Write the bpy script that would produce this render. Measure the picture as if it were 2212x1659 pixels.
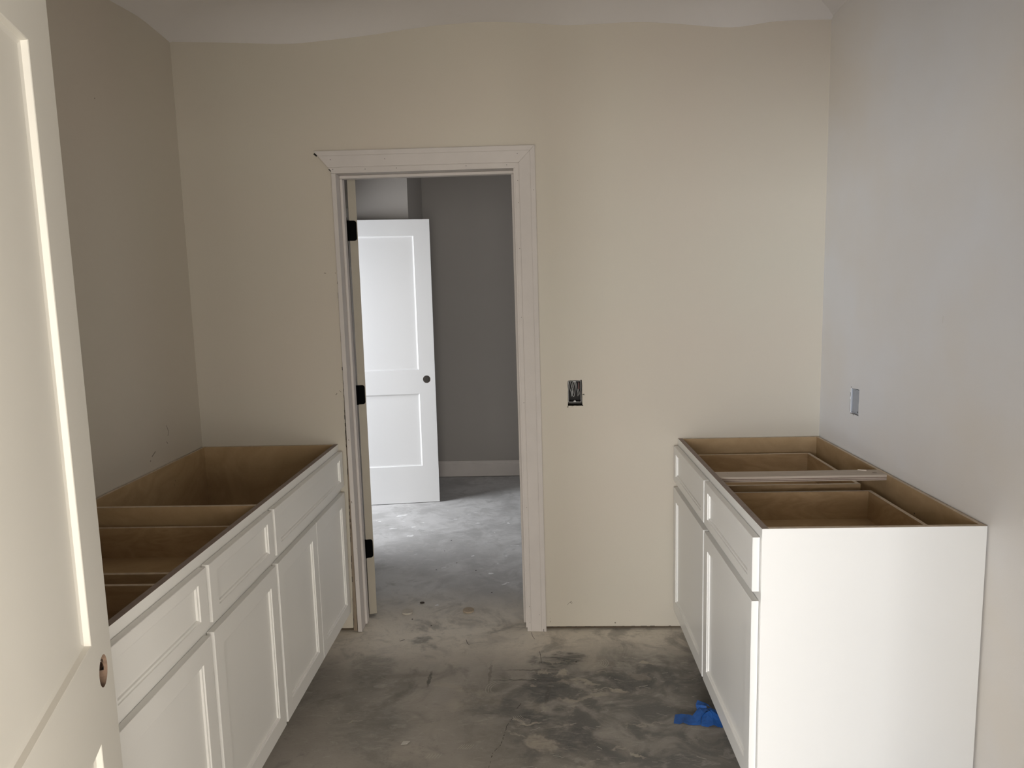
import bpy, bmesh, math, random
from mathutils import Vector, Matrix, noise
from mathutils.geometry import tessellate_polygon
random.seed(7)
S = bpy.context.scene
for o in list(bpy.data.objects):
    bpy.data.objects.remove(o)

# ------------------------------------------------------------------ camera
cam = bpy.data.objects.new('camera', bpy.data.cameras.new('camera'))
S.collection.objects.link(cam)
cam.data.sensor_fit = 'HORIZONTAL'; cam.data.sensor_width = 36
cam.data.lens = 1598.03 / 2212 * 36
cam.data.clip_start = 0.02
R_, U_, F_ = Vector((.9992, .0329, -.0246)), Vector((.0201, .1309, .9912)), Vector((-.0359, .9909, -.1301))
F_.normalize(); R_ = (R_ - F_ * R_.dot(F_)).normalized(); U_ = R_.cross(F_)
cam.matrix_world = Matrix(((R_.x, U_.x, -F_.x, 0), (R_.y, U_.y, -F_.y, -3.1934), (R_.z, U_.z, -F_.z, 1.55), (0, 0, 0, 1)))
S.camera = cam

# ------------------------------------------------------------------ light
W = bpy.data.worlds.new('world'); S.world = W; W.use_nodes = True
W.node_tree.nodes['Background'].inputs[0].default_value = (.86, .93, 1, 1)
W.node_tree.nodes['Background'].inputs[1].default_value = .6

def area(name, loc, target, sx, sy, power, col):
    l = bpy.data.lights.new(name, 'AREA'); l.shape = 'RECTANGLE'; l.size = sx; l.size_y = sy
    l.energy = power; l.color = col
    o = bpy.data.objects.new(name, l); S.collection.objects.link(o); o.location = loc
    o.rotation_euler = (Vector(target) - Vector(loc)).to_track_quat('-Z', 'Y').to_euler()
    return o
area('window_light_hall', (-3.0, -9.3, 1.3), (.3, -2.0, 1.2), 2.6, 2.3, 525, (.93, .965, 1.03))
area('fill_light_hall_centre', (-.15, -6.2, 1.0), (.1, -1.0, 1.4), 1.4, 1.8, 108, (1, .955, .885))  # soft fill added in the unseen hall, not a window
area('fill_light_hall_right', (1.5, -6.2, 1.0), (-.5, -1.5, 1.3), 1.4, 1.8, 88, (1, .955, .885))  # added from the right rear to brighten the left cabinet
area('fill_light_hall_side', (3.0, -5.2, .95), (-.6, -2.3, 1.0), 1.4, 1.4, 150, (1, .955, .885))  # added to brighten the entry door face, no window there
area('window_light_far_room', (-2.5, 1.25, 1.25), (-.8, 1.8, .5), .8, 1.5, 60, (.935, .96, 1))
area('fill_light_far_front', (1.3, 1.2, 1.6), (-.8, 1.2, .6), 1.0, 1.2, 4.5, (.95, .97, 1))  # weak unseen fill added for the far room floor and walls
S.view_settings.view_transform = 'Standard'; S.view_settings.look = 'None'
S.view_settings.gamma = 1; S.view_settings.use_curve_mapping = False
S.view_settings.exposure = 0.0
S.cycles.use_denoising = True

# ------------------------------------------------------------------ materials
def mat(name, col, rough=.6, var=.0, vscale=4, bump=0, bscale=200, col2=None, spec=.5, metal=0):
    m = bpy.data.materials.new(name); m.use_nodes = True
    nt = m.node_tree; N = nt.nodes; L = nt.links
    b = N['Principled BSDF']
    b.inputs['Roughness'].default_value = rough; b.inputs['Metallic'].default_value = metal
    b.inputs['Specular IOR Level'].default_value = spec
    b.inputs['Base Color'].default_value = (*col, 1)
    tc = N.new('ShaderNodeTexCoord')
    if var or col2:
        n = N.new('ShaderNodeTexNoise'); n.inputs['Scale'].default_value = vscale; n.inputs['Detail'].default_value = 4
        L.new(tc.outputs['Object'], n.inputs['Vector'])
        mx = N.new('ShaderNodeMix'); mx.data_type = 'RGBA'
        c2 = col2 if col2 else tuple(c * (1 - var) for c in col)
        mx.inputs['A'].default_value = (*col, 1); mx.inputs['B'].default_value = (*c2, 1)
        mr = N.new('ShaderNodeMapRange'); mr.inputs['From Min'].default_value = .35; mr.inputs['From Max'].default_value = .65
        L.new(n.outputs['Fac'], mr.inputs['Value']); L.new(mr.outputs[0], mx.inputs['Factor'])
        L.new(mx.outputs['Result'], b.inputs['Base Color'])
    if bump:
        n2 = N.new('ShaderNodeTexNoise'); n2.inputs['Scale'].default_value = bscale; n2.inputs['Detail'].default_value = 3
        L.new(tc.outputs['Object'], n2.inputs['Vector'])
        bp = N.new('ShaderNodeBump'); bp.inputs['Strength'].default_value = bump; bp.inputs['Distance'].default_value = .002
        L.new(n2.outputs['Fac'], bp.inputs['Height']); L.new(bp.outputs[0], b.inputs['Normal'])
    return m

def wood(name, ca, cb, rough=.55, scale=(3, 3, 30), wave=1.2):
    """birch plywood: long soft figure plus fine fibre"""
    m = bpy.data.materials.new(name); m.use_nodes = True
    nt = m.node_tree; N = nt.nodes; L = nt.links; b = N['Principled BSDF']
    b.inputs['Roughness'].default_value = rough; b.inputs['Specular IOR Level'].default_value = .3
    tc = N.new('ShaderNodeTexCoord'); mp = N.new('ShaderNodeMapping'); mp.inputs['Scale'].default_value = scale
    L.new(tc.outputs['Object'], mp.inputs['Vector'])
    n = N.new('ShaderNodeTexNoise'); n.inputs['Scale'].default_value = wave; n.inputs['Detail'].default_value = 3
    n.inputs['Distortion'].default_value = 1.5
    L.new(mp.outputs[0], n.inputs['Vector'])
    ml = N.new('ShaderNodeMath'); ml.operation = 'MULTIPLY'; ml.inputs[1].default_value = 9
    L.new(n.outputs['Fac'], ml.inputs[0])
    fr = N.new('ShaderNodeMath'); fr.operation = 'PINGPONG'; fr.inputs[1].default_value = 1
    L.new(ml.outputs[0], fr.inputs[0])
    f = N.new('ShaderNodeTexNoise'); f.inputs['Scale'].default_value = 40; f.inputs['Detail'].default_value = 4
    L.new(mp.outputs[0], f.inputs['Vector'])
    ad = N.new('ShaderNodeMix'); ad.data_type = 'FLOAT'; ad.inputs[0].default_value = .5
    L.new(fr.outputs[0], ad.inputs[2]); L.new(f.outputs['Fac'], ad.inputs[3])
    mx = N.new('ShaderNodeMix'); mx.data_type = 'RGBA'
    mx.inputs['A'].default_value = (*ca, 1); mx.inputs['B'].default_value = (*cb, 1)
    L.new(ad.outputs[0], mx.inputs['Factor']); L.new(mx.outputs['Result'], b.inputs['Base Color'])
    return m

M = {}
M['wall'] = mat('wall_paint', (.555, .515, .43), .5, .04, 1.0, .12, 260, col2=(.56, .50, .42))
M['wall_r'] = mat('wall_paint_daylit_tone', (.77, .775, .79), .45, .04, 1.1, .12, 260, col2=(.75, .70, .63))  # same paint as the other walls; cool daylight put into the colour
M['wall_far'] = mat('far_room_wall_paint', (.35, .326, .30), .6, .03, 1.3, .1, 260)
M['ceiling'] = mat('ceiling_paint', (.76, .73, .71), .8, .03, 2, .12, 150)
M['cab'] = mat('cabinet_paint', (.83, .815, .775), .33, .012, 3)
M['door'] = mat('door_primer', (.74, .71, .64), .42, .015, 2, .05, 300)
M['door_far'] = mat('door_primer_white', (.78, .78, .78), .42, .015, 2, .05, 300)
M['primer'] = mat('trim_primer', (.60, .555, .52), .6, .05, 9, .1, 120)
M['rawedge'] = mat('raw_wood_edge', (.30, .235, .20), .7, .15, 40)
M['plyedge'] = mat('plywood_edge', (.62, .51, .38), .7, .2, 60)
M['plydark'] = mat('plywood_dark_ply', (.20, .13, .10), .8, .2, 60)
M['birch'] = wood('birch_plywood', (.47, .33, .185), (.37, .25, .13), scale=(2.2, 2.2, 3.2))
M['birch2'] = wood('birch_drawer_side', (.45, .31, .17), (.32, .205, .10), scale=(2.5, 2.5, 9))
M['maple'] = wood('stretcher_plywood', (.52, .44, .36), (.42, .35, .28), scale=(2, 9, 9))
M['core'] = mat('wall_core_dark', (.10, .075, .05), .9)
M['stud'] = wood('rough_stud', (.33, .27, .20), (.17, .125, .09), scale=(14, 14, 2))
M['mdf'] = mat('bore_fibreboard', (.27, .18, .125), .85, .3, 60, .3, 200)
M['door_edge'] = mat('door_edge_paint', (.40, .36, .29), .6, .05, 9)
M['black'] = mat('black_metal', (.001, .001, .001), .7, spec=.05)
M['dark'] = mat('dark_void', (.012, .010, .008), .9)
M['steel'] = mat('galvanised_box', (.34, .34, .33), .45, .2, 80, metal=.6)
M['boxin'] = mat('box_inside', (.035, .033, .032), .8, .3, 60)
M['rim'] = mat('box_rim_metal', (.75, .74, .72), .5)
M['wire'] = mat('grey_wire', (.42, .42, .41), .5)
M['wirered'] = mat('dusty_red_wire', (.20, .12, .115), .6)
M['cover'] = mat('blue_grey_plastic', (.40, .43, .48), .6, .08, 60)
M['tape'] = mat('blue_tape', (.016, .10, .36), .55, .35, 40)
M['paper'] = mat('paper_scrap', (.62, .60, .55), .8)
M['discA'] = mat('hardboard_disc', (.58, .53, .45), .8, .1, 60)
M['discB'] = mat('hardboard_disc_brown', (.42, .34, .25), .8, .1, 60)
M['splat'] = mat('dried_white_paint', (.88, .88, .88), .6, .25, 40)
M['crumb'] = mat('dark_crumb', (.05, .04, .035), .9)
M['scuff'] = mat('scuff_mark', (.22, .19, .15), .9)
M['scufflt'] = mat('light_paint_mark', (.70, .68, .63), .6)
M['joint'] = mat('joint_shadow_gap', (.25, .22, .19), .9)

# concrete floor -------------------------------------------------------
def concrete():
    m = bpy.data.materials.new('stained_concrete'); m.use_nodes = True
    nt = m.node_tree; N = nt.nodes; L = nt.links; b = N['Principled BSDF']
    geo = N.new('ShaderNodeNewGeometry')
    def noise_(scale, det=5, dist=0, sc=(1, 1, 1), rot=0, rough=.55):
        mp = N.new('ShaderNodeMapping'); mp.inputs['Scale'].default_value = sc; mp.inputs['Rotation'].default_value = (0, 0, rot)
        L.new(geo.outputs['Position'], mp.inputs['Vector'])
        n = N.new('ShaderNodeTexNoise'); n.inputs['Scale'].default_value = scale; n.inputs['Detail'].default_value = det
        n.inputs['Distortion'].default_value = dist; n.inputs['Roughness'].default_value = rough
        L.new(mp.outputs[0], n.inputs['Vector']); return n.outputs['Fac']
    def rng(v, a, c, lo=0, hi=1):
        r = N.new('ShaderNodeMapRange'); r.interpolation_type = 'SMOOTHSTEP'
        r.inputs['From Min'].default_value = a; r.inputs['From Max'].default_value = c
        r.inputs['To Min'].default_value = lo; r.inputs['To Max'].default_value = hi
        L.new(v, r.inputs['Value']); return r.outputs[0]
    def mul(a, c):
        k = N.new('ShaderNodeMath'); k.operation = 'MULTIPLY'
        for i, v in enumerate((a, c)):
            if isinstance(v, (int, float)): k.inputs[i].default_value = v
            else: L.new(v, k.inputs[i])
        return k.outputs[0]
    def add(a, c, op='ADD'):
        k = N.new('ShaderNodeMath'); k.operation = op
        for i, v in enumerate((a, c)):
            if isinstance(v, (int, float)): k.inputs[i].default_value = v
            else: L.new(v, k.inputs[i])
        return k.outputs[0]
    def mix(A, B, f):
        x = N.new('ShaderNodeMix'); x.data_type = 'RGBA'
        for key, v in (('A', A), ('B', B)):
            if isinstance(v, tuple): x.inputs[key].default_value = (*v, 1)
            else: L.new(v, x.inputs[key])
        if isinstance(f, (int, float)): x.inputs['Factor'].default_value = f
        else: L.new(f, x.inputs['Factor'])
        return x.outputs['Result']
    # warped position for the stains
    wn = N.new('ShaderNodeTexNoise'); wn.inputs['Scale'].default_value = 7; wn.inputs['Detail'].default_value = 9; wn.inputs['Roughness'].default_value = .62
    L.new(geo.outputs['Position'], wn.inputs['Vector'])
    sb = N.new('ShaderNodeVectorMath'); sb.operation = 'SUBTRACT'; sb.inputs[1].default_value = (.5, .5, .5)
    L.new(wn.outputs['Color'], sb.inputs[0])
    scv = N.new('ShaderNodeVectorMath'); scv.operation = 'SCALE'; scv.inputs['Scale'].default_value = .22
    L.new(sb.outputs[0], scv.inputs[0])
    av = N.new('ShaderNodeVectorMath'); av.operation = 'ADD'
    L.new(geo.outputs['Position'], av.inputs[0]); L.new(scv.outputs[0], av.inputs[1])
    fn = N.new('ShaderNodeTexNoise'); fn.inputs['Scale'].default_value = 40; fn.inputs['Detail'].default_value = 3
    L.new(geo.outputs['Position'], fn.inputs['Vector'])
    av2 = N.new('ShaderNodeVectorMath'); av2.operation = 'MULTIPLY_ADD'; av2.inputs[1].default_value = (.02, .02, 0)
    L.new(fn.outputs['Color'], av2.inputs[0]); L.new(geo.outputs['Position'], av2.inputs[2])
    def blob(x, y, rx, ry, rot=0, warp=True):
        mp = N.new('ShaderNodeMapping'); mp.vector_type = 'TEXTURE'
        mp.inputs['Location'].default_value = (x, y, 0); mp.inputs['Scale'].default_value = (rx, ry, 1e6)
        mp.inputs['Rotation'].default_value = (0, 0, rot)
        L.new(av.outputs[0] if warp else av2.outputs[0], mp.inputs['Vector'])
        ln = N.new('ShaderNodeVectorMath'); ln.operation = 'LENGTH'; L.new(mp.outputs[0], ln.inputs[0])
        return rng(ln.outputs['Value'], 1, .5)
    sep = N.new('ShaderNodeSeparateXYZ'); L.new(av.outputs[0], sep.inputs[0])
    big = noise_(1.6, 5, .4); mid = noise_(6, 7, 1.2); fine = noise_(38, 6, .3, rough=.7)
    blotch = noise_(4.5, 7, .6, rough=.65); blotch2 = noise_(11, 7, 1.0, (1, 1.8, 1), rough=.7)
    strk = noise_(9, 6, 2.2, (1, 2.6, 1), .25)
    room = rng(sep.outputs['Y'], .55, -.02)                     # dusty small room = 1, cleaner far room = 0
    colr = mix((.30, .274, .24), (.41, .378, .335), rng(big, .36, .62))
    colf = mix((.43, .425, .42), (.58, .575, .57), rng(add(big, mul(add(mid, .5, 'SUBTRACT'), .5)), .40, .60))
    colf = mix(colf, (.34, .335, .33), mul(rng(blotch, .5, .62), .38))
    colf = mix(colf, (.62, .61, .60), mul(rng(blotch2, .54, .64), .3))
    col = mix(colf, colr, room)
    # soft dust along the wall
    dust = mul(rng(sep.outputs['Y'], -.42, -.03), mul(room, rng(mid, .3, .5, .55, 1)))
    col = mix(col, (.72, .665, .575), mul(dust, .95))
    # dark damp-looking zones
    dk = mul(blob(.36, -.62, .75, .55), rng(mid, .36, .58, .25, 1))
    col = mix(col, (.13, .128, .122), mul(dk, .85))
    for x, y, rx, ry, r, s in [(.05, -.27, .17, .07, 0, .9), (.0, -.47, .10, .16, 0, .8), (-.05, -.70, .09, .07, 0, .8),
                               (.30, -.47, .2, .08, .1, .55), (-.54, -.08, .07, .04, 0, .5), (-.7, -.35, .12, .18, 0, .35),
                               (-.2, -.62, .14, .08, .3, .45), (.05, -.85, .16, .1, 0, .6), (-.62, -.75, .2, .2, 0, .35)]:
        col = mix(col, (.095, .095, .092), mul(blob(x, y, rx, ry, r), mul(s, rng(strk, .35, .6, .3, 1))))
    for x, y, rx, ry, r, s in [(-.46, -.42, .009, .075, 0, .8), (-.22, -.38, .008, .10, 0, .4), (-.10, -.432, .16, .007, 0, .7),
                               (-.04, -.355, .16, .006, 0, .6), (.012, -.53, .012, .10, -.15, .6)]:
        col = mix(col, (.10, .095, .085), mul(blob(x + .01, y + .01, rx, ry, r, False), s))
    # light trowel smears of dust
    for x, y, rx, ry, r, s in [(.07, -.385, .05, .022, .1, .9), (-.015, -.365, .03, .018, .8, .7), (.13, -.455, .12, .02, -.15, .75),
                               (.155, -.54, .11, .018, .15, .6), (-.03, -.475, .03, .02, 0, .6), (.28, -.52, .06, .014, -.4, .8),
                               (.21, -.505, .09, .006, 0, .6), (-.055, -.725, .05, .012, .3, .95), (-.10, -.70, .05, .008, -.8, .7),
                               (-.015, -.86, .04, .06, .4, .75), (-.09, -.80, .06, .008, -.7, .6), (.235, -.85, .05, .01, .3, .7),
                               (.29, -.885, .06, .008, -.7, .8), (.42, -.28, .028, .022, 0, .9), (.03, -.28, .09, .008, 0, .5),
                               (.22, -.30, .09, .09, 0, .3), (.37, -.74, .1, .006, .1, .5), (-.28, -.6, .12, .06, .2, .35),
                               (-.3, -.5, .2, .03, -.3, .35), (-.7, -.716, .02, .007, 0, .7), (.05, -.76, .06, .01, .1, .5),
                               (.25, -.36, .05, .007, -.3, .4), (.13, -.6, .012, .03, 0, .5), (-.45, -.9, .1, .08, 0, .2),
                               (.1, -1.0, .14, .03, .2, .4), (.38, -.42, .04, .05, .6, .35), (-.035, -.62, .05, .04, 0, .4)]:
        col = mix(col, (.46, .41, .34), mul(blob(x, y, rx, ry, r), mul(s, rng(strk, .3, .52, .35, 1))))
    col = mix(col, (.19, .178, .16), mul(mul(rng(blotch, .52, .66), .55), room))
    col = mix(col, (.43, .40, .355), mul(mul(rng(blotch2, .56, .68), .5), room))
    # streaky fine swirls
    col = mix(col, (.45, .42, .375), mul(rng(strk, .58, .72), mul(.35, add(mul(room, .6), .4))))
    col = mix(col, (.11, .108, .10), mul(rng(mid, .56, .74), .35))
    sc2 = noise_(28, 7, 3.0, (1, 2.2, 1), -.5, .7)
    col = mix(col, (.46, .43, .38), mul(rng(sc2, .56, .70), .30))
    col = mix(col, (.12, .115, .105), mul(rng(sc2, .44, .32), .28))
    col = mix(col, (.40, .39, .37), mul(rng(fine, .60, .80), .35))
    col = mix(col, (.08, .078, .07), mul(rng(fine, .38, .24), .25))
    L.new(col, b.inputs['Base Color'])
    L.new(rng(mid, .3, .7, .55, .8), b.inputs['Roughness'])
    b.inputs['Specular IOR Level'].default_value = .35
    bp = N.new('ShaderNodeBump'); bp.inputs['Strength'].default_value = .25; bp.inputs['Distance'].default_value = .003
    L.new(add(mid, mul(fine, .5)), bp.inputs['Height']); L.new(bp.outputs[0], b.inputs['Normal'])
    return m
M['floor'] = concrete()

# ------------------------------------------------------------------ helpers
ORG = {}
def thing(name, loc, label, cat=None, kind=None, group=None):
    o = bpy.data.objects.new(name, None); S.collection.objects.link(o); o.location = loc
    o.empty_display_size = .05
    o['label'] = label
    if cat: o['category'] = cat
    if kind: o['kind'] = kind
    if group: o['group'] = group
    ORG[o] = Vector(loc); return o

def obj(name, bm, mats, parent=None, label=None, cat=None, kind=None, group=None, local=False, smooth=False, org=None):
    """bm in world coordinates (or in the thing's own frame when local=True)"""
    me = bpy.data.meshes.new(name)
    base = Vector(org) if org else (ORG.get(parent, Vector()) if parent and not local else Vector())
    if base.length > 0: bmesh.ops.translate(bm, vec=-base, verts=bm.verts)
    bmesh.ops.recalc_face_normals(bm, faces=bm.faces)
    bm.to_mesh(me); bm.free()
    for m in (mats if isinstance(mats, (list, tuple)) else [mats]): me.materials.append(m)
    if smooth:
        for p in me.polygons: p.use_smooth = True
    o = bpy.data.objects.new(name, me); S.collection.objects.link(o)
    if parent: o.parent = parent
    elif org: o.location = org
    if org is None: ORG[o] = ORG.get(parent, Vector())
    else: ORG[o] = Vector(org)
    for k, v in (('label', label), ('category', cat), ('kind', kind), ('group', group)):
        if v: o[k] = v
    return o

def box(bm, x0, x1, y0, y1, z0, z1, bev=0, mi=0):
    v = [bm.verts.new((x, y, z)) for x in (x0, x1) for y in (y0, y1) for z in (z0, z1)]
    fs = [bm.faces.new([v[i] for i in q]) for q in ((0, 1, 3, 2), (4, 6, 7, 5), (0, 4, 5, 1), (2, 3, 7, 6), (0, 2, 6, 4), (1, 5, 7, 3))]
    for f in fs: f.material_index = mi
    if bev:
        es = list({e for f in fs for e in f.edges})
        bmesh.ops.bevel(bm, geom=es, offset=bev, segments=1, affect='EDGES', clamp_overlap=True)
    return fs
def bxm(*a, **k):
    bm = bmesh.new(); box(bm, *a, **k); return bm

def slab(bm, outer, holes, mp, d0, d1, skip=(), rim=True, mi=0):
    """polygon with holes in (u,v); mp(u,v,d) -> xyz ; extruded from d0 to d1"""
    loops = [[Vector((u, v, 0)) for u, v in l] for l in [outer] + holes]
    flat = [p for l in loops for p in l]
    tris = tessellate_polygon(loops)
    A = [bm.verts.new(mp(p.x, p.y, d0)) for p in flat]; B = [bm.verts.new(mp(p.x, p.y, d1)) for p in flat]
    for t in tris:
        for V in (A, B):
            try: bm.faces.new([V[i] for i in t]).material_index = mi
            except ValueError: pass
    if rim:
        i0 = 0
        for li, l in enumerate(loops):
            n = len(l)
            for k in range(n):
                if (li, k) in skip: continue
                a, c = i0 + k, i0 + (k + 1) % n
                try: bm.faces.new((A[a], A[c], B[c], B[a])).material_index = mi
                except ValueError: pass
            i0 += n

def rect(u0, u1, v0, v1): return [(u0, v0), (u1, v0), (u1, v1), (u0, v1)]
def jag(u0, u1, v0, v1, n=5, a=.0012, seed=1):
    r = random.Random(seed); P = []
    c = rect(u0, u1, v0, v1)
    for i in range(4):
        (a0, b0), (a1, b1) = c[i], c[(i + 1) % 4]
        for k in range(n):
            t = k / n; P.append((a0 + (a1 - a0) * t + r.uniform(-a, a), b0 + (b1 - b0) * t + r.uniform(-a, a)))
    return P
def circ(u, v, r, n=28, a0=0): return [(u + r * math.cos(a0 + 2 * math.pi * k / n), v + r * math.sin(a0 + 2 * math.pi * k / n)) for k in range(n)]

def rings(bm, mp, rects, close=True, mi=0):
    """rects: list of (u0,u1,v0,v1,d); consecutive ones are bridged; last one capped"""
    prev = None
    for (u0, u1, v0, v1, d) in rects:
        cur = [bm.verts.new(mp(u, v, d)) for u, v in rect(u0, u1, v0, v1)]
        if prev:
            for k in range(4):
                bm.faces.new((prev[k], prev[(k + 1) % 4], cur[(k + 1) % 4], cur[k])).material_index = mi
        prev = cur
    if close: bm.faces.new(prev).material_index = mi
    return prev

# ------------------------------------------------------------------ dimensions
XR, XL, CEIL = 1.211, -1.5064, 2.645
OX0, OX1 = -.858, -.060          # rough opening in the far wall
# ------------------------------------------------------------------ floor, ceiling
fl = obj('floor', bxm(-4.6, 4.6, -10.4, 3.4, -.12, 0), M['floor'], label='grey stained concrete slab floor running through the doorway', kind='structure')
ce = obj('ceiling', bxm(-4.6, 4.6, -10.4, 3.4, CEIL, CEIL + .1), M['ceiling'], label='pinkish grey painted ceiling above the cabinets', kind='structure')

# far wall (wall_back): drywall sheet with doorway notch, outlet hole and a gap at the bottom
mpY = lambda u, v, d: (u, d, v)
hole1 = jag(.1262, .1885, 1.029, 1.1405, 6, .0011, 3)
outer = [(XL - .12, .014), (-.895, .016), (-.872, .017), (-.866, .25), (-.861, .70), (OX0 + .001, 1.2), (OX0, 2.065), (OX1, 2.065), (OX1, .016), (.3, .0155), (.6, .013), (XR + .12, .012),
         (XR + .12, CEIL), (XL - .12, CEIL)]
bm = bmesh.new(); slab(bm, outer, [hole1], mpY, 0, .0127)
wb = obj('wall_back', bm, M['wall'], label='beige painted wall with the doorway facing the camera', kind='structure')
bm = bmesh.new()
slab(bm, [(XL - .12, 0), (OX0 + .006, 0), (OX0 + .006, 2.065), (OX1 - .006, 2.065), (OX1 - .006, 0), (XR + .12, 0), (XR + .12, CEIL), (XL - .12, CEIL)],
     [rect(.120, .195, 1.02, 1.15)], mpY, .0128, .115)
obj('wall_core', bm, M['core'], wb)
bm = bmesh.new(); slab(bm, [(XL - 2.7, .0), (OX0, .0), (OX0, 2.065), (OX1, 2.065), (OX1, .0), (XR + 1.0, .0), (XR + 1.0, CEIL), (XL - 2.7, CEIL)], [], mpY, .1152, .128)
obj('drywall_sheet', bm, M['wall_far'], wb)
# wavy lap of ceiling colour on the wall top
lap = [(-1.51, 2.598), (-1.285, 2.586), (-1.014, 2.572), (-.858, 2.579), (-.664, 2.594), (-.529, 2.609), (-.356, 2.624), (-.166, 2.628), (.004, 2.617),
       (.155, 2.604), (.419, 2.606), (.587, 2.594), (.811, 2.572), (.996, 2.589), (1.212, 2.588)]
def cat_(pts, n=6):
    out = []
    for i in range(len(pts) - 1):
        p0, p1, p2, p3 = pts[max(i - 1, 0)], pts[i], pts[i + 1], pts[min(i + 2, len(pts) - 1)]
        for k in range(n):
            t = k / n
            out.append(tuple(.5 * ((2 * p1[j]) + (-p0[j] + p2[j]) * t + (2 * p0[j] - 5 * p1[j] + 4 * p2[j] - p3[j]) * t * t + (-p0[j] + 3 * p1[j] - 3 * p2[j] + p3[j]) * t ** 3) for j in range(len(p1))))
    out.append(pts[-1]); return out
lp = cat_(lap); lp[0] = (XL, lp[0][1]); lp[-1] = (XR, lp[-1][1])
def cove(line, mp3):
    bm = bmesh.new(); rows = []
    for u, z in line:
        row = []
        for k in range(7):
            t = k / 6; h = CEIL + .0004 - z
            row.append(bm.verts.new(mp3(u, .24 * t + .0004, z + h * (1 - (1 - t) ** 2))))
        rows.append(row)
    for a, c in zip(rows[:-1], rows[1:]):
        for k in range(6): bm.faces.new((a[k], a[k + 1], c[k + 1], c[k]))
    return bm
obj('ceiling_cove', cove(lp, lambda u, w, z: (u, -w, z)), M['ceiling'], wb, label='wavy plastered edge where the ceiling colour meets the wall', smooth=True)
# exposed stud sliver beside the doorway + torn paper line
bm = bmesh.new()
slab(bm, [(-.8695, .002), (-.853, .002), (-.853, 1.0), (-.858, .85), (-.862, .55), (-.866, .25)], [], mpY, .0005, .0128)
obj('stud_edge', bm, M['stud'], wb, label='rough bare wood edge left of the door jamb')
def tuft(bm, pts, w, mp, d):
    for (a, c) in zip(pts[:-1], pts[1:]):
        dx, dy = c[0] - a[0], c[1] - a[1]; l = math.hypot(dx, dy) or 1; nx, ny = -dy / l * w / 2, dx / l * w / 2
        q = [(a[0] - nx, a[1] - ny), (c[0] - nx, c[1] - ny), (c[0] + nx, c[1] + ny), (a[0] + nx, a[1] + ny)]
        bm.faces.new([bm.verts.new(mp(u, v, d)) for u, v in q])
bm = bmesh.new()
sc = [([(-.9136, 1.629), (-.905, 1.628)], .0025), ([(-.866, 1.628), (-.8625, 1.6275)], .0025), ([(-.876, 1.118), (-.872, 1.113), (-.867, 1.110)], .002),
      ([(-.893, 1.098), (-.886, 1.105)], .003), ([(.110, .118), (.118, .128), (.122, .131)], .0016), ([(.124, .128), (.128, .137)], .003), ([(.128, .122), (.132, .130)], .002),
      ([(.03, .085), (.0315, .085)], .003), ([(.031, .055), (.0325, .055)], .003), ([(.032, .036), (.032, .042)], .002), ([(.322, .032), (.328, .031)], .006), ([(.388, .088), (.3895, .088)], .002)]
for p_, w_ in sc: tuft(bm, p_, w_, mpY, -.0004)
obj('wall_scuff', bm, M['scuff'], wb, label='small brown scuffs and nail pops', kind='stuff')
bm = bmesh.new(); r_ = random.Random(4)
for k in range(64):
    z = .05 + 2.0 * k / 64; x = (-.8565 if z > .7 else -.868 + (z * .016)) + r_.uniform(-.001, .001) - .0008
    if r_.random() < .62: tuft(bm, [(x, z), (x + r_.uniform(-.001, .001), z + r_.uniform(.01, .034))], r_.uniform(.001, .0032), mpY, -.0005)
tuft(bm, [(-.928, 2.128), (-.916, 2.117)], .007, mpY, -.001); tuft(bm, [(-.868, 2.062), (-.858, 2.052)], .004, mpY, -.001)
tuft(bm, [(-.859, 2.046), (-.856, 2.042)], .004, mpY, -.001)
for k in range(14):
    x = .02 + k * .042; tuft(bm, [(x, .0145), (x + .03 * r_.random(), .0145)], .002, mpY, -.0003)
obj('torn_edge', bm, M['dark'], wb, label='dark ragged crack along the unfinished drywall edge', kind='stuff')

# left / right / near walls
mpX = lambda u, v, d: (d, u, v)
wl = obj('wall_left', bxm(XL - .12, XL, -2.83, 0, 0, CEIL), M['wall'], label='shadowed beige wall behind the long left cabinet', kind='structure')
bm = bmesh.new()
for p_, w_ in [([(-.5915, 2.226), (-.590, 2.230)], .005), ([(-.30, 1.03), (-.285, 1.0), (-.295, .985)], .003), ([(-.43, .93), (-.40, .945)], .004), ([(-.445, .915), (-.44, .918)], .004),
               ([(-.31, .965), (-.30, .955)], .003)]: tuft(bm, p_, w_, mpX, XL + .0004)
obj('wall_scuff', bm, M['scuff'], wl, kind='stuff')
hole2 = jag(-.382, -.306, 1.031, 1.131, 5, .0017, 11)
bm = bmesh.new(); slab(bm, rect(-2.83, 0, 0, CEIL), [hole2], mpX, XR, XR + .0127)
wr = obj('wall_right', bm, M['wall_r'], label='wall on the right with its daylight tone put into the colour', kind='structure')
bm = bmesh.new(); slab(bm, rect(-2.83, 0, 0, CEIL), [rect(-.385, -.300, 1.024, 1.138)], mpX, XR + .0128, XR + .12); obj('wall_core', bm, M['core'], wr)
bm = bmesh.new(); tuft(bm, [(-.9361, 1.412), (-.9365, 1.432)], .003, mpX, XR - .0004); obj('paint_mark', bm, M['scufflt'], wr)
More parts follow.
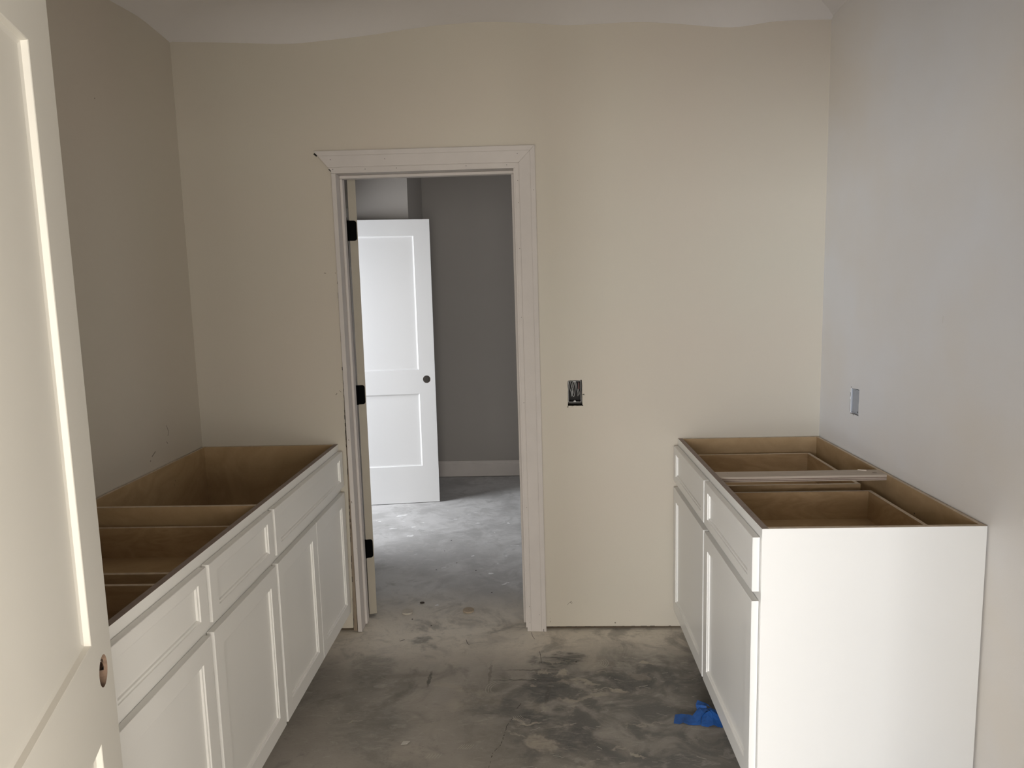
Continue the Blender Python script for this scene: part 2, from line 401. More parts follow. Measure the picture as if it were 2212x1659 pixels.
# lap of ceiling colour on the side walls
for nm, X, s, w_ in (('l', XL, 1, wl), ('r', XR, -1, wr)):
    pts = cat_([(0, 2.594), (-.10, 2.603), (-.25, 2.612), (-.5, 2.60), (-.8, 2.61), (-1.2, 2.595), (-1.6, 2.61), (-2.83, 2.6)])
    obj('ceiling_cove', cove(pts, lambda u, w, z: (X + s * w, u, z)), M['ceiling'], w_, smooth=True)
bm = bmesh.new(); slab(bm, [(-4.4, 0), (-.51, 0), (-.51, 2.07), (.445, 2.07), (.445, 0), (4.3, 0), (4.3, CEIL), (-4.4, CEIL)], [], mpY, -2.95, -2.83)
obj('wall_front', bm, M['wall'], label='near wall holding the entry doorway around the camera', kind='structure')
t = thing('trim_2', (-.03, -2.89, 0), 'entry door frame on the near wall', kind='structure')
for a, c in ((-.509, -.491), (.426, .444)): obj('jamb_leg', bxm(a, c, -2.955, -2.825, .001, 2.05), M['primer'], t)
obj('head_jamb', bxm(-.509, .444, -2.955, -2.825, 2.051, 2.069), M['primer'], t)

# far room shell
obj('wall_far_back', bxm(-.8945, 2.2, 2.78, 2.9, 0, CEIL), M['wall_far'], label='dark taupe wall at the end of the room beyond', kind='structure')
obj('wall_far_return', bxm(-4.6, -.895, 2.11, 2.9, 0, CEIL), M['wall_far'], label='paler wall corner above the white far door', kind='structure')
obj('wall_far_right', bxm(2.2, 2.32, .128, 2.9, 0, CEIL), M['wall_far'], label='right wall of the room beyond', kind='structure')
bm = bmesh.new(); slab(bm, [(.128, 0), (1.10, 0), (1.10, 2.06), (1.945, 2.06), (1.945, 0), (2.11, 0), (2.11, CEIL), (.128, CEIL)], [], mpX, -1.64, -1.52)
obj('wall_far_left', bm, M['wall_far'], label='left wall of the room beyond with its side doorway', kind='structure')
bm = bmesh.new()
pr = [(0, 0), (-.0145, 0), (-.0145, .104), (-.012, .108), (-.012, .113), (-.008, .122), (-.005, .128), (0, .128)]
va = [[bm.verts.new((x, 2.7795 + y, z + .004)) for y, z in pr] for x in (-.893, 2.19)]
for k in range(len(pr)):
    bm.faces.new((va[0][k], va[0][(k + 1) % len(pr)], va[1][(k + 1) % len(pr)], va[1][k]))
bm.faces.new(va[0]); bm.faces.new(va[1])
obj('baseboard_far', bm, M['primer'], label='tall grey white baseboard under the dark far wall', kind='structure')
# hall behind the camera
obj('wall_hall_left', bxm(-4.52, -4.4, -10.2, -2.83, 0, CEIL), M['wall'], label='left wall of the hall behind the camera', kind='structure')
obj('wall_hall_right', bxm(4.3, 4.42, -10.2, -2.83, 0, CEIL), M['wall'], label='right wall of the hall behind the camera', kind='structure')

# ------------------------------------------------------------------ doorway trim in the far wall
t1 = thing('trim_1', (-.46, 0, 0), 'primed white doorway casing, its left leg not yet fitted', kind='structure')
sh = lambda x, z: x - .0045 * (z - 1.06)       # the frame leans slightly out of plumb
def shx(bm):
    for v in bm.verts: v.co.x = sh(v.co.x, v.co.z)
    return bm
# casing: profile across its width (w from inner edge outwards, p = proud of wall)
prof = [(0, 0), (0, -.0105), (.0015, -.0125), (.0165, -.0132), (.0172, -.0120), (.0185, -.0120), (.0192, -.0145), (.064, -.0175), (.0645, -.0165), (.0658, -.0165), (.0665, -.0180), (.0845, -.0185), (.0865, -.017), (.0865, 0)]
def casing(x_in, z_in, ends):
    """ends(w) -> two points; builds a mitred stick"""
    bm = bmesh.new(); cols = [[], []]
    for w, p_ in prof:
        for k in (0, 1):
            x, z = ends(w)[k]; cols[k].append(bm.verts.new((x, p_, z)))
    n = len(prof)
    for k in range(n):
        bm.faces.new((cols[0][k], cols[0][(k + 1) % n], cols[1][(k + 1) % n], cols[1][k]))
    bm.faces.new(cols[0]); bm.faces.new(cols[1]); return bm
CI, CZ = -.0778, 2.0467
bm = casing(0, 0, lambda w: ((CI + w, .0005), (CI + w, CZ + w - .0004))); shx(bm)
leg = obj('side_casing', bm, M['primer'], t1)
XLc = -.8475
bm = casing(0, 0, lambda w: ((XLc - w * .84 , CZ + w + .002), (CI + w - .0004, CZ + w - .0004 + .0004))); shx(bm)
head = obj('head_casing', bm, M['primer'], t1, label='head casing with its left mitre hanging free')
# nail holes
def dots(pts, r, mp, d, n=8):
    bm = bmesh.new()
    for u, v in pts: bm.faces.new([bm.verts.new(mp(a, c, d)) for a, c in circ(u, v, r, n)])
    return bm
obj('nail_hole', shx(dots([(-.842, 2.058), (-.705, 2.0555), (-.573, 2.056), (-.44 + .16, 2.056), (-.11, 2.0545), (-.85, 2.098), (-.62, 2.095), (-.065, 2.1)], .0016, mpY, -.0187)), M['dark'], head, kind='stuff')
obj('nail_hole', shx(dots([(-.066, 1.99), (-.0655, 1.90), (-.0650, 1.71), (-.066, 1.42), (-.0655, 1.05), (-.066, .58), (-.0655, .12), (-.0655, .045), (-.022, .08), (-.0, 1.95)], .0014, mpY, -.0189)), M['dark'], leg, kind='stuff')
obj('bottom_split', bxm(.0003, .0022, -.0190, -.0175, .001, .013), M['dark'], leg)
# jambs with stops
JL, JR, JH = -.834, -.0835, 2.041
obj('jamb_leg', shx(bxm(JL - .0185, JL, -.012, .127, .003, JH + .001, bev=.0008)), M['primer'], t1)
obj('jamb_leg', shx(bxm(JR, JR + .0185, -.0118, .127, .018, JH + .001, bev=.0008)), M['primer'], t1)
obj('head_jamb', shx(bxm(JL - .0185, JR + .0185, -.012, .127, JH + .0015, JH + .0195, bev=.0008)), M['primer'], t1)
for a, c in ((JL + .0002, JL + .0115), (JR - .0115, JR - .0002)):
    obj('door_stop', shx(bxm(a, c, .050, .086, .012, JH - .013, bev=.0015)), M['primer'], t1)
obj('door_stop', shx(bxm(JL + .0002, JR - .0002, .050, .086, JH - .012, JH + .001, bev=.0015)), M['primer'], t1)
# dried mud on the jamb face
bm = bmesh.new()
for p_, w_ in [([(-.8445, .90), (-.8430, .895)], .003), ([(-.848, .62), (-.846, .61)], .003), ([(-.838, .40), (-.8365, .397)], .002), ([(-.846, .25), (-.8445, .246)], .002)]: tuft(bm, p_, w_, mpY, -.0125)
obj('speck', shx(bm), M['scuff'], t1, kind='stuff')

# ------------------------------------------------------------------ doors
def panel_door(name, loc, rot, Wd, mats, label, stile=.114, th=.035, flip=1, bore=True, hollow_edge=True, z0=.0):
    """local frame: u from hinge (0) to free edge (Wd), d into thickness (face at 0), z up.  face seen = d 0"""
    T = thing(name, loc, label, kind='structure'); T.rotation_euler = (0, 0, rot)
    mp = lambda u, v, d: (u, d * flip, v + z0)
    H = 2.03; P = [(.273, .803), (.975, 1.918)]
    bm = bmesh.new()
    hol = [rect(stile, Wd - stile, a, c) for a, c in P]
    n = 32
    if bore: hol.append(circ(Wd - .0603, .905, .027, n))
    skip = {(3, k) for k in range(n)} | {(0, 1)}          # bore lining and free edge made separately
    for k in (1, 2): skip |= {(k, j) for j in range(4)}
    slab(bm, rect(0, Wd, 0, H), hol, mp, 0, th, skip=skip)
    # free edge with latch bore
    mpe = lambda a, b_, d: (Wd, a * flip, b_ + z0)
    if bore:
        lb = circ(th / 2, .905, .0115, 16)
        loops = [[Vector((x, y, 0)) for x, y in l] for l in (rect(0, th, 0, H), lb)]
        V = [bm.verts.new(mpe(p.x, p.y, 0)) for l in loops for p in l]
        for tr in tessellate_polygon(loops): bm.faces.new([V[i] for i in tr])
    else:
        bm.faces.new([bm.verts.new(mpe(a, b_, 0)) for a, b_ in rect(0, th, 0, H)])
    fr = obj('door_frame', bm, mats, T, local=True)
    for a, c in P:
        for s in (0, 1):
            bm = bmesh.new(); D = (lambda q: q) if s == 0 else (lambda q: th - q)
            rings(bm, mp, [(stile - e, Wd - stile + e, a - e, c + e, D(q)) for e, q in ((0, 0), (-.0015, .0010), (-.0035, .0095), (-.011, .0118))])
            pnl = obj('panel', bm, mats, fr, local=True)
    if bore:
        bm = bmesh.new(); cu, cz, r = Wd - .0603, .905, .027
        ds = [0, th / 2 - .0115, th / 2 + .0115, th]
        for k in range(n):
            a0, a1 = 2 * math.pi * k / n, 2 * math.pi * (k + 1) / n
            am = (a0 + a1) / 2; am = (am + math.pi) % (2 * math.pi) - math.pi
            for j in range(3):
                if j == 1 and abs(am) < .43: continue
                q = [(a0, ds[j]), (a1, ds[j]), (a1, ds[j + 1]), (a0, ds[j + 1])]
                bm.faces.new([bm.verts.new(mp(cu + r * math.cos(a), cz + r * math.sin(a), d)) for a, d in q])
        for k in range(16):
            a0, a1 = 2 * math.pi * k / 16, 2 * math.pi * (k + 1) / 16
            bm.faces.new([bm.verts.new((u, (th / 2 + .0115 * math.cos(a)) * flip, cz + z0 + .0115 * math.sin(a))) for a, u in ((a0, cu + .023), (a1, cu + .023), (a1, Wd), (a0, Wd))])
        obj('bore_hole', bm, M['mdf'], fr, local=True, label='round brown fibreboard lock bore')
    return T
# entry door: hinge at camera left, free edge into the room
panel_door('door_1', (-.485, -2.834, .010), math.radians(90 + 18.45), .914, M['door'], 'cream primed two panel door standing open in the left foreground', flip=1)
# door in the far room, front face towards the camera
panel_door('door_3', (-1.491, 1.952, .004), math.atan2(.103, .750), .757, M['door_far'], 'white two panel door standing open in the room beyond', flip=1)
# door hung in the far doorway, opened 90 degrees: its hinge edge faces the camera
A2 = math.radians(106)
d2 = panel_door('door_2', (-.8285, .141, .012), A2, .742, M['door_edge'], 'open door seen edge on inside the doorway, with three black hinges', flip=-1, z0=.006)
# rounded hinge leaves
def leaf(z0, z1, ya, yb, mpf, r=.012, th=.0022):
    pts = [(ya, z0), (yb - r, z0)] + [(yb - r + r * math.sin(a), z0 + r - r * math.cos(a)) for a in [k * math.pi / 12 for k in range(1, 6)]] + \
          [(yb, z0 + r), (yb, z1 - r)] + [(yb - r + r * math.cos(a), z1 - r + r * math.sin(a)) for a in [k * math.pi / 12 for k in range(1, 6)]] + [(yb - r, z1), (ya, z1)]
    bm = bmesh.new(); slab(bm, pts, [], mpf, 0, th); return bm
for zc in (1.816, 1.076, .342):
    off = -.0045 * (zc - 1.06)
    mw = (Matrix.Translation((-.8285, .141, .012)) @ Matrix.Rotation(A2, 4, 'Z')).inverted()
    bm2 = leaf(zc - .0445, zc + .0445, .1365, .0905, lambda u, v, d: (JL + .0003 + off + d, u, v), r=.012)  # on the jamb
    for v in bm2.verts: v.co = mw @ v.co
    bm = leaf(zc - .0565, zc + .0325, -.0002, .0315, lambda u, v, d: (-.0002 - d, -u, v))
    me = bpy.data.meshes.new('tmp'); bm2.to_mesh(me); bm.from_mesh(me); bm2.free()
    for k in range(12):       # knuckle barrel
        a0, a1 = 2 * math.pi * k / 12, 2 * math.pi * (k + 1) / 12
        rr = .0058
        bm.faces.new([bm.verts.new((-.003 + rr * math.cos(a), .003 + rr * math.sin(a), z)) for a, z in ((a0, zc - .0565), (a1, zc - .0565), (a1, zc + .0325), (a0, zc + .0325))])
    obj('hinge', bm, M['black'], d2, local=True, label='black hinge with rounded corners')

# ------------------------------------------------------------------ cabinets
def shaker(cab, name, X, s, y0, y1, z0, z1, su, sv, th=.0195, sub=None):
    """front lying in an x plane: X = outer face, s = +1 if the face looks to +x.  y0<y1"""
    mp = lambda u, v, d: (X - s * d, u, v)
    bm = bmesh.new(); b = .0012
    rings(bm, mp, [(y0, y1, z0, z1, th), (y0, y1, z0, z1, b), (y0 + b, y1 - b, z0 + b, z1 - b, 0), (y0 + su, y1 - su, z0 + sv, z1 - sv, 0),
                   (y0 + su + .001, y1 - su - .001, z0 + sv + .001, z1 - sv - .001, .0035), (y0 + su + .006, y1 - su - .006, z0 + sv + .006, z1 - sv - .006, .0042),
                   (y0 + su + .0075, y1 - su - .0075, z0 + sv + .0075, z1 - sv - .0075, .0095)], close=False)
    bm.faces.new([bm.verts.new(mp(u, v, th)) for u, v in rect(y0, y1, z0, z1)])
    f = obj(name, bm, M['cab'], cab)
    bm = bmesh.new(); i = .0072
    box(bm, *sorted((X - s * .0093, X - s * .0155)), y0 + su + i, y1 - su - i, z0 + sv + i, z1 - sv - i)
    obj('center_panel', bm, M['cab'], f)
    return f

def drawer_box(cab, X0, X1, y0, y1, zt=.820, zb=.708, t=.013):
    """open box seen from above; sides are boards"""
    a, c = min(X0, X1), max(X0, X1)
    D = obj('drawer_box', bxm(a + t, c - t, y0 + t, y1 - t, zb + .008, zb + .014), M['birch'], cab)
    for q in ((a, c, y0, y0 + t), (a, c, y1 - t, y1), (a, a + t, y0 + t + .0003, y1 - t - .0003), (c - t, c, y0 + t + .0003, y1 - t - .0003)):
        bm = bmesh.new(); fs = box(bm, *q, zb, zt)
        for f in bm.faces:
            f.normal_update()
            if f.normal.z > .9: f.material_index = 1
        obj('drawer_side', bm, [M['birch2'], M['plyedge']], D)
    return D

def top_edge(bm, mi=1, lim=.87):
    for f in bm.faces:
        f.normal_update()
        if abs(f.normal.z) > .9 and f.calc_center_median().z > lim: f.material_index = mi
    return bm

def cabinet(name, label, XF, XB, y0, y1, cells, s, near_white, H=.877):
    """XF = face-frame front plane, XB = wall side, s=+1 front looks to +x"""
    cab = thing(name, ((XF + XB) / 2, (y0 + y1) / 2, 0), label, 'cabinet')
    t = .0158; xi = XF - s * .019
    lo = lambda a, c: (min(a, c), max(a, c))
    # sides
    for k, (ya, yb) in enumerate(((y0, y0 + t), (y1 - t, y1))):
        bm = bmesh.new(); xs = lo(xi - s * .0002, XB); xt = XF - s * .08
        pts = [(xi, .10), (xi, H), (XB, H), (XB, .001), (xt, .001), (xt, .10)]
        slab(bm, pts, [], lambda u, v, d: (u, d, v), ya, yb, mi=0)
        for f in bm.faces:
            f.normal_update(); c = f.calc_center_median()
            if abs(f.normal.z) > .9 and c.z > .8: f.material_index = 1
            elif abs(f.normal.y) > .9 and ((k == 0 and c.y < ya + .001) or (k == 1 and c.y > yb - .001)): f.material_index = 2
            elif abs(f.normal.x) > .9: f.material_index = 2
        obj('side_panel', bm, [M['birch'], M['plyedge'], M['cab']], cab)
    obj('back_panel', top_edge(bxm(*lo(XB + s * .0005, XB + s * .0125), y0 + t + .0004, y1 - t - .0004, .10, H - .0006)), [M['birch'], M['plyedge']], cab)
    obj('bottom_panel', bxm(*lo(XB + s * .013, xi - s * .0004), y0 + t + .0004, y1 - t - .0004, .105, .12), M['birch'], cab)
    obj('toe_kick', bxm(*lo(XF - s * .0805, XF - s * .092), y0 + t + .0004, y1 - t - .0004, .001, .104), M['cab'], cab)
    # face frame
    holes = []
    for ya, yb, doors in cells:
        holes.append(rect(ya + .022, yb - .022, .705, .836)); holes.append(rect(ya + .022, yb - .022, .132, .645))
    bm = bmesh.new(); slab(bm, rect(y0, y1, .10, H), holes, mpX, XF, xi)
    top_edge(bm); obj('face_frame', bm, [M['cab'], M['rawedge']], cab, label='white face frame with a raw wood top edge')
    return cab, xi

FL, FRX = -.894, .603
# --- left cabinet
cells = [(-1.865, -1.371, 1), (-1.371, -.882, 1), (-.882, -.004, 2)]
cl, xi = cabinet('base_cabinet', 'long white base cabinet without a top along the left wall', FL, XL + .004, -1.872, -.003, cells, 1, False)
FX = FL + .0015 + .0195
for nm, ya, yb in (('drawer_front', -.874, -.018), ('drawer_front', -1.362, -.892), ('drawer_front', -1.852, -1.380)):
    shaker(cl, nm, FX, 1, ya, yb, .690, .848, .046, .030)
for ya, yb in ((-.874, -.4475), (-.4445, -.018), (-1.362, -.892), (-1.852, -1.380)):
    shaker(cl, 'cabinet_door', FX, 1, ya, yb, .102, .662, .052, .055)
obj('divider_panel', top_edge(bxm(XL + .017, xi - .0004, -.925, -.9095, .12, .8755)), [M['birch'], M['plyedge']], cl)
drawer_box(cl, -1.43, xi - .004, -1.352, -.952)
drawer_box(cl, -1.43, xi - .004, -1.835, -1.415)
# --- right cabinet
cells = [(-1.214, -.606, 1), (-.606, -.004, 1)]
cr, xj = cabinet('base_cabinet', 'shorter white base cabinet without a top along the right wall', FRX, XR - .005, -1.218, -.003, cells, -1, True)
FX = FRX - .0015 - .0195
for ya, yb in ((-.597, -.018), (-1.204, -.612)):
    shaker(cr, 'drawer_front', FX, -1, ya, yb, .692, .848, .046, .030)
    shaker(cr, 'cabinet_door', FX, -1, ya, yb, .102, .664, .052, .055)
drawer_box(cr, xj + .004, 1.145, -.575, -.075)
drawer_box(cr, xj + .004, 1.145, -1.160, -.655)
obj('end_stile', bxm(FRX + .0002, FRX + .0192, -1.2188, -1.2182, .10, .8766), M['cab'], cr)
# plywood stretcher: plies stacked
st = obj('stretcher', bxm(xj + .0005, XR - .018, -.666, -.592, .8715, .8765), M['maple'], cr, label='plywood stretcher laid across the cabinet top')
for k in range(5):
    za = .8575 + k * .0028
    obj('ply_layer', bxm(xj + .0005, XR - .018, -.6655 + (.0005 if k % 2 else 0), -.5925, za, za + .0028), M['plydark'] if k % 2 else M['maple'], st)
bm = bmesh.new()
slab(bm, [(1.150, -.607), (1.128, -.598), (1.121, -.601), (1.135, -.609), (1.147, -.612)], [], lambda u, v, d: (u, v, d), .8768, .8805)
obj('wood_splinter', bm, M['maple'], None, 'pale wood splinter lying on the cabinet stretcher', 'splinter', org=(1.135, -.605, .8768))
bm = bmesh.new(); tuft(bm, [(1.158, -.634), (1.172, -.637)], .003, lambda u, v, d: (u, v, d), .8769)
tuft(bm, [(.66, -.61), (.664, -.611)], .003, lambda u, v, d: (u, v, d), .8769)
obj('scratch', bm, M['crumb'], st, kind='stuff')
# screw marks inside right cabinet back + left
bm = dots([(-.86, .80)], .003, mpX, XR - .0182); obj('screw_mark', bm, M['crumb'], cr)
bm = dots([(-.30, .80), (-.31, .785)], .002, mpX, XL + .0175); obj('screw_mark', bm, M['crumb'], cl, kind='stuff')

# ------------------------------------------------------------------ electrical boxes
def tube(bm, pts, r, n=6):
    rg = []
    for i, p in enumerate(pts):
        p = Vector(p); a = Vector(pts[max(i - 1, 0)]); c = Vector(pts[min(i + 1, len(pts) - 1)])
        d = (c - a).normalized(); u = d.orthogonal().normalized(); w = d.cross(u)
        rg.append([bm.verts.new(p + r * (math.cos(2 * math.pi * k / n) * u + math.sin(2 * math.pi * k / n) * w)) for k in range(n)])
    for a, c in zip(rg[:-1], rg[1:]):
        # align rings
        best = min(range(n), key=lambda s: sum((a[k].co - c[(k + s) % n].co).length for k in range(n)))
        for k in range(n): bm.faces.new((a[k], a[(k + 1) % n], c[(k + 1 + best) % n], c[(k + best) % n]))
    bm.faces.new(rg[0]); bm.faces.new(rg[-1])
eb = thing('outlet_box', (.157, 0, 1.045), 'open black outlet box with loose grey wires beside the doorway', 'electrical box')
a, c, z0, z1 = .1285, .1838, 1.0455, 1.1385
bm = bmesh.new(); slab(bm, rect(a, c, z0, z1), [rect(a + .0012, c - .0012, z0 + .0012, z1 - .0012)], mpY, .0015, .0520)
box(bm, a + .0012, c - .0012, .050, .052, z0 + .0012, z1 - .0012)
obj('box_shell', bm, M['boxin'], eb)
bm = bmesh.new(); slab(bm, rect(a, c, z0, z1), [rect(a + .0011, c - .0011, z0 + .0011, z1 - .0011)], mpY, -.0003, .0014); obj('box_rim', bm, M['rim'], eb)
for zz, sg in ((z0 + .0012, 1), (z1 - .0012, -1)):
    bm = bmesh.new(); m_ = (a + c) / 2
    slab(bm, [(m_ - .006, zz), (m_ - .0035, zz + sg * .006), (m_, zz + sg * .0078), (m_ + .0035, zz + sg * .006), (m_ + .006, zz)], [circ(m_, zz + sg * .0042, .0015, 8)], mpY, .0006, .0018)
    obj('screw_tab', bm, M['wire'], eb)
for k, (pts, mt) in enumerate([
    ([(.132, 1.132), (.136, 1.105), (.142, 1.085), (.1425, 1.068)], 'wire'), ([(.149, 1.13), (.146, 1.10), (.1455, 1.08), (.150, 1.0675), (.155, 1.070), (.160, 1.10), (.163, 1.131)], 'wire'),
    ([(.157, 1.128), (.151, 1.105), (.147, 1.085), (.1485, 1.07)], 'wire'), ([(.163, 1.13), (.167, 1.10), (.171, 1.085), (.1705, 1.07)], 'wire'),
    ([(.140, 1.132), (.144, 1.11), (.150, 1.095), (.151, 1.08)], 'wire'), ([(.172, 1.10), (.176, 1.09), (.178, 1.08), (.175, 1.073)], 'wire'), ([(.1755, 1.13), (.1755, 1.10)], 'wirered')]):
    bm = bmesh.new(); cc = cat_(pts, 5) if len(pts) > 2 else pts
    tube(bm, [(x, .018 + .006 * math.sin(k * 1.7) + .01 * (z - 1.07) * 8, z) for x, z in cc], .0013 if mt == 'wire' else .0034)
    obj('wire', bm, M[mt], eb, smooth=True)
bm = bmesh.new()
tuft(bm, [(.1885, 1.079), (.197, 1.0795)], .0022, mpY, -.0004); tuft(bm, [(.193, 1.079), (.198, 1.080)], .004, mpY, -.0005); tuft(bm, [(.1955, 1.078), (.1965, 1.074)], .0014, mpY, -.0004)
tuft(bm, [(.184, 1.143), (.1855, 1.139)], .004, mpY, -.0004); tuft(bm, [(.187, 1.031), (.192, 1.030)], .005, mpY, -.0004); tuft(bm, [(.126, 1.029), (.1255, 1.022)], .003, mpY, -.0004)
obj('torn_edge', bm, M['dark'], wb, kind='stuff')

sbx = thing('switch_box', (XR, -.344, 1.03), 'closed grey box sunk into the pale right wall', 'electrical box')
bm = bmesh.new()
box(bm, XR + .004, XR + .05, -.377, -.3125, 1.036, 1.128)
obj('box_cover', bm, M['cover'], sbx)
bm = bmesh.new(); slab(bm, rect(-.378, -.3115, 1.035, 1.129), [rect(-.375, -.3145, 1.038, 1.126)], mpX, XR + .0015, XR + .004); obj('box_rim', bm, M['cover'], sbx)
bm = bmesh.new()
for p_, w_ in [([(-.374, 1.122), (-.371, 1.116)], .005), ([(-.374, 1.044), (-.362, 1.043)], .004), ([(-.346, 1.127), (-.341, 1.125)], .004)]: tuft(bm, p_, w_, mpX, XR + .0036)
obj('knockout_mark', bm, M['crumb'], sbx, kind='stuff')
bm = bmesh.new()
for p_, w_ in [([(-.306, 1.036), (-.3065, 1.085)], .0022), ([(-.306, 1.095), (-.3062, 1.112)], .0025), ([(-.309, 1.130), (-.312, 1.136)], .003), ([(-.309, 1.031), (-.33, 1.032), (-.345, 1.028)], .0022)]: tuft(bm, p_, w_, mpX, XR - .0004)
obj('torn_edge', bm, M['crumb'], wr, kind='stuff')

# ------------------------------------------------------------------ things on the floor
for (x, y, m_, lb) in ((-.657, .194, 'discA', 'pale round hardboard plug on the threshold, left one'), (-.361, .204, 'discB', 'browner round hardboard plug on the threshold, right one')):
    bm = bmesh.new(); slab(bm, circ(x, y, .0272, 36), [circ(x, y, .0024, 10)], lambda u, v, d: (u, v, d), .0006, .0075)
    obj('wood_plug', bm, M[m_], None, lb, 'wood disc', group='round plugs on the threshold', org=(x, y, .0006))
def lump(name, x, y, rx, ry, h, m_, label, cat, seed, z=.0005):
    bm = bmesh.new(); bmesh.ops.create_icosphere(bm, subdivisions=2, radius=1)
    r = random.Random(seed); o_ = Vector((seed * 3.1, 0, 0))
    for v in bm.verts:
        k = 1 + .45 * noise.noise(v.co * 1.9 + o_)
        v.co = Vector((x + v.co.x * rx * k, y + v.co.y * ry * k, z + h / 2 + v.co.z * h / 2))
    return obj(name, bm, M[m_], None, label, cat, org=(x, y, z))
lump('dirt_crumb', -.600, .297, .013, .008, .007, 'crumb', 'dark flat crumb behind the left round plug', 'debris', 2)
# paper scrap
bm = bmesh.new(); q = [(-.498, -.851), (-.476, -.853), (-.467, -.836), (-.493, -.832)]
slab(bm, q, [], lambda u, v, d: (u, v, d + (.004 if u > -.48 else 0)), .0006, .0014)
obj('paper_scrap', bm, M['paper'], None, 'tiny white scrap on the floor between the cabinets', 'scrap', org=(-.484, -.843, .0006))
# crumpled blue tape: folded strips
def strip(bm, quads):
    """folded tape: list of paired edge points"""
    rows = []
    for (a, b_) in quads:
        a, b_ = Vector(a), Vector(b_)
        rows.append([bm.verts.new(a.lerp(b_, k / 4) + Vector((0, 0, .0025 * noise.noise(a * 60 + Vector((k, 0, 0)))))) for k in range(5)])
    for a, c in zip(rows[:-1], rows[1:]):
        for k in range(4): bm.faces.new((a[k], a[k + 1], c[k + 1], c[k]))
bm = bmesh.new()
strip(bm, [((.455, -.735, .002), (.468, -.690, .010)), ((.475, -.742, .003), (.488, -.692, .016)), ((.487, -.738, .010), (.505, -.694, .014)), ((.505, -.745, .003), (.515, -.700, .018)),
           ((.525, -.748, .003), (.538, -.712, .016)), ((.548, -.748, .004), (.556, -.715, .020))])
strip(bm, [((.528, -.742, .003), (.524, -.708, .014)), ((.548, -.728, .018), (.542, -.690, .026)), ((.566, -.712, .036), (.556, -.680, .040)), ((.585, -.698, .048), (.575, -.672, .040))])
strip(bm, [((.548, -.690, .020), (.586, -.700, .030)), ((.546, -.668, .046), (.580, -.684, .052)), ((.556, -.652, .058), (.590, -.668, .046)), ((.588, -.655, .040), (.610, -.690, .030))])
strip(bm, [((.548, -.752, .002), (.560, -.705, .026)), ((.570, -.760, .004), (.580, -.708, .040)), ((.590, -.756, .012), (.594, -.705, .048)), ((.606, -.760, .003), (.612, -.708, .036)), ((.628, -.750, .003), (.634, -.705, .018))])
strip(bm, [((.590, -.708, .047), (.566, -.735, .020)), ((.606, -.716, .040), (.584, -.748, .014)), ((.624, -.722, .026), (.604, -.757, .006)), ((.636, -.735, .008), (.618, -.765, .002))])
strip(bm, [((.575, -.700, .050), (.600, -.690, .044)), ((.590, -.715, .044), (.618, -.700, .034)), ((.600, -.735, .022), (.630, -.722, .014)), ((.602, -.755, .004), (.634, -.745, .003))])
bmesh.ops.recalc_face_normals(bm, faces=bm.faces)
for v in bm.verts: v.co.z = max(.001, v.co.z * .7); v.co.y += .004
tp = obj('masking_tape', bm, M['tape'], None, 'crumpled blue masking tape beside the right cabinet', 'tape', org=(.56, -.72, .0005))
md = tp.modifiers.new('thickness', 'SOLIDIFY'); md.thickness = .0005
# dried paint drips in the far room
spl = [(-.95, 1.735, .055, .022, .3), (-.86, 1.79, .03, .006, .35), (-.795, 1.571, .016, .009, 0), (-.841, 1.483, .02, .013, .3), (-.973, 1.454, .026, .010, .1), (-.832, 1.31, .032, .022, 0), (-1.092, 1.611, .014, .007, 0),
       (-.93, 1.601, .015, .009, 0), (-.542, 1.90, .05, .007, .35), (-.581, 1.636, .02, .006, -.1), (-.421, 1.546, .02, .009, .2), (-.22, 1.538, .015, .011, -.4), (-.162, 1.104, .042, .006, 0),
       (-.551, .763, .018, .006, .5), (-.404, .944, .016, .008, .7), (-.282, .673, .022, .012, 0), (-.2, .525, .022, .008, .9), (-.185, .545, .014, .007, 0), (-.524, .272, .013, .011, .4), (-.745, .981, .018, .003, .9),
       (-.656, 1.844, .006, .006, 0), (-.251, .815, .006, .008, 0), (-.207, .935, .01, .007, 0), (-.452, 1.785, .02, .006, 0), (-.497, 1.747, .012, .006, .2), (-.46, 2.379, .01, .005, 0), (-1.12, 1.64, .008, .005, 0), (-.3, 1.35, .007, .005, 0), (-.26, 1.22, .012, .004, .1)]
bm = bmesh.new()
for i, (x, y, rx, ry, an) in enumerate(spl):
    n = 16; ring = []
    for k in range(n):
        a_ = 2 * math.pi * k / n; kk = .75 + .55 * noise.noise(Vector((math.cos(a_) * 1.3 + i * 7, math.sin(a_) * 1.3, .5)))
        u, v = rx * kk * math.cos(a_), ry * kk * math.sin(a_)
        ring.append((x + u * math.cos(an) - v * math.sin(an), y + u * math.sin(an) + v * math.cos(an)))
    bm.faces.new([bm.verts.new((u, v, .0007)) for u, v in ring])
obj('paint_splatter', bm, M['splat'], fl, label='dried white paint drips on the slab beyond the doorway', kind='stuff')
bm = dots([(-.56, 1.214), (-.486, .835), (-.589, .735), (-.367, .719), (-.261, .418), (-.58, 1.03), (.133, -.292), (-.62, .12), (-.52, .05)], .0045, lambda u, v, d: (u, v, d), .0007)
obj('dark_speck', bm, M['crumb'], fl, kind='stuff')
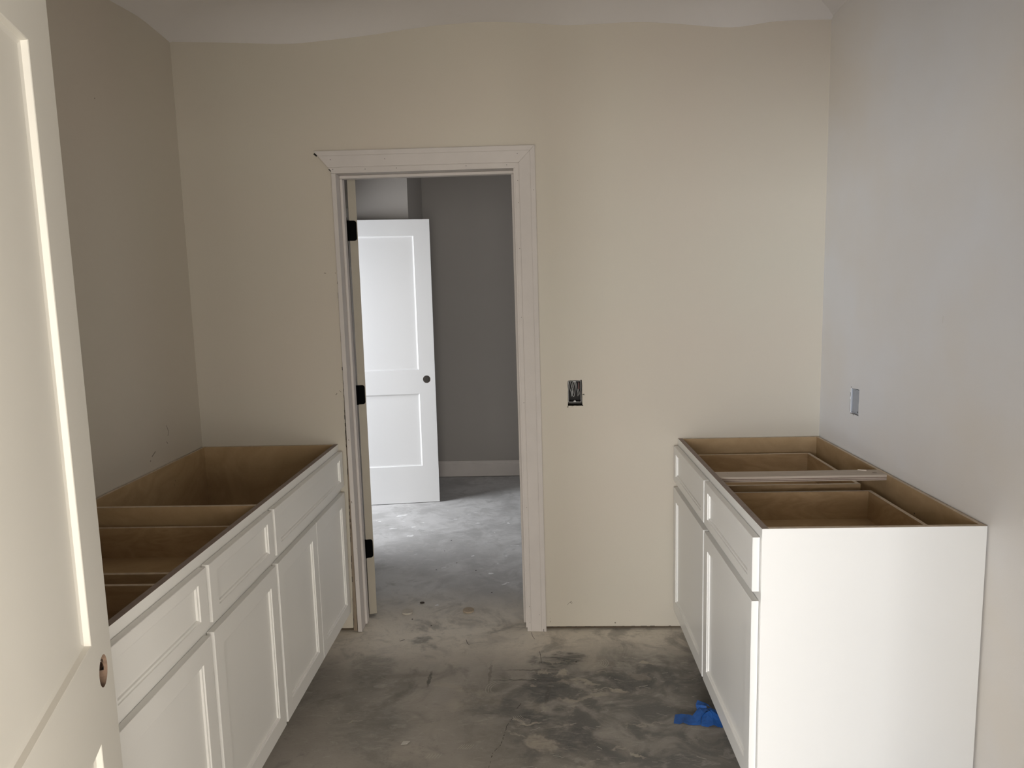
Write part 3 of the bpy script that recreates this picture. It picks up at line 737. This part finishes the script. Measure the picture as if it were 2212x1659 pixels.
# hairline crack
cpt = [(-.119, -.696), (-.128, -.718), (-.137, -.741), (-.141, -.77), (-.146, -.802), (-.149, -.83), (-.156, -.859), (-.166, -.874), (-.176, -.892), (-.180, -.91), (-.183, -.929), (-.187, -.974), (-.2, -1.05)]
bm = bmesh.new(); r_ = random.Random(8)
for a, c in zip(cpt[:-1], cpt[1:]):
    for k in range(4):
        if r_.random() < .55:
            f = lambda t: (a[0] + (c[0] - a[0]) * t + r_.uniform(-.0012, .0012), a[1] + (c[1] - a[1]) * t)
            tuft(bm, [f(k / 4), f((k + 1) / 4)], r_.uniform(.001, .0026), lambda u, v, d: (u, v, d), .0006)
for p_, w_ in [([(-.055, -.025), (-.05, -.06), (-.04, -.09)], .0018), ([(-.02, -.20), (-.015, -.23), (-.012, -.30)], .0018), ([(-.09, -.60), (-.105, -.635)], .002),
               ([(-.345, -.09), (-.335, -.125), (-.325, -.14)], .0022), ([(-.64, -.10), (-.62, -.085)], .004)]: tuft(bm, p_, w_, lambda u, v, d: (u, v, d), .0006)
obj('floor_crack', bm, M['crumb'], fl, kind='stuff')

# fine trowel and shoe scratches in the dust
bm = bmesh.new(); r_ = random.Random(21); mpF = lambda u, v, d: (u, v, d)
def arc(cx, cy, r, a0, a1, w, n=9, ky=1.0):
    pts = [(cx + r * math.cos(math.radians(a0 + (a1 - a0) * k / n)), cy + ky * r * math.sin(math.radians(a0 + (a1 - a0) * k / n))) for k in range(n + 1)]
    tuft(bm, pts, w, mpF, .0005)
for k in range(5): arc(-.045, -.665, .075 - k * .007, 195, 262, .0012, ky=.9)
for k in range(6): tuft(bm, [(-.30 + k * .008, -.875), (-.285 + k * .008, -.850)], .0012, mpF, .0005)
for k in range(5): tuft(bm, [(-.40 + k * .010, -.925), (-.39 + k * .010, -.90)], .0010, mpF, .0005)
for k in range(4): arc(.215, -.30, .05 - k * .009, 250, 400, .0013)
for k in range(3): arc(-.16, -.50, .07 - k * .01, 60, 200, .0012)
for _ in range(46):
    x = r_.uniform(-.1, .58); y = r_.uniform(-1.05, -.22); a = r_.uniform(-.7, .5); l = r_.uniform(.008, .04)
    b_ = r_.uniform(-.5, .5); m1 = (x + l * .5 * math.cos(a), y + l * .5 * math.sin(a)); e = (m1[0] + l * .5 * math.cos(a + b_), m1[1] + l * .5 * math.sin(a + b_))
    tuft(bm, [(x, y), m1, e], r_.uniform(.0008, .0022), mpF, .0005)
for _ in range(40):
    x = r_.uniform(-1.1, 0); y = r_.uniform(.5, 2.0); a = r_.uniform(-.3, .5); l = r_.uniform(.008, .05)
    tuft(bm, [(x, y), (x + l * math.cos(a), y + l * math.sin(a))], r_.uniform(.001, .0025), mpF, .0005)
obj('scratch', bm, mat('dust_scratch', (.52, .49, .43), .9), fl, kind='stuff')
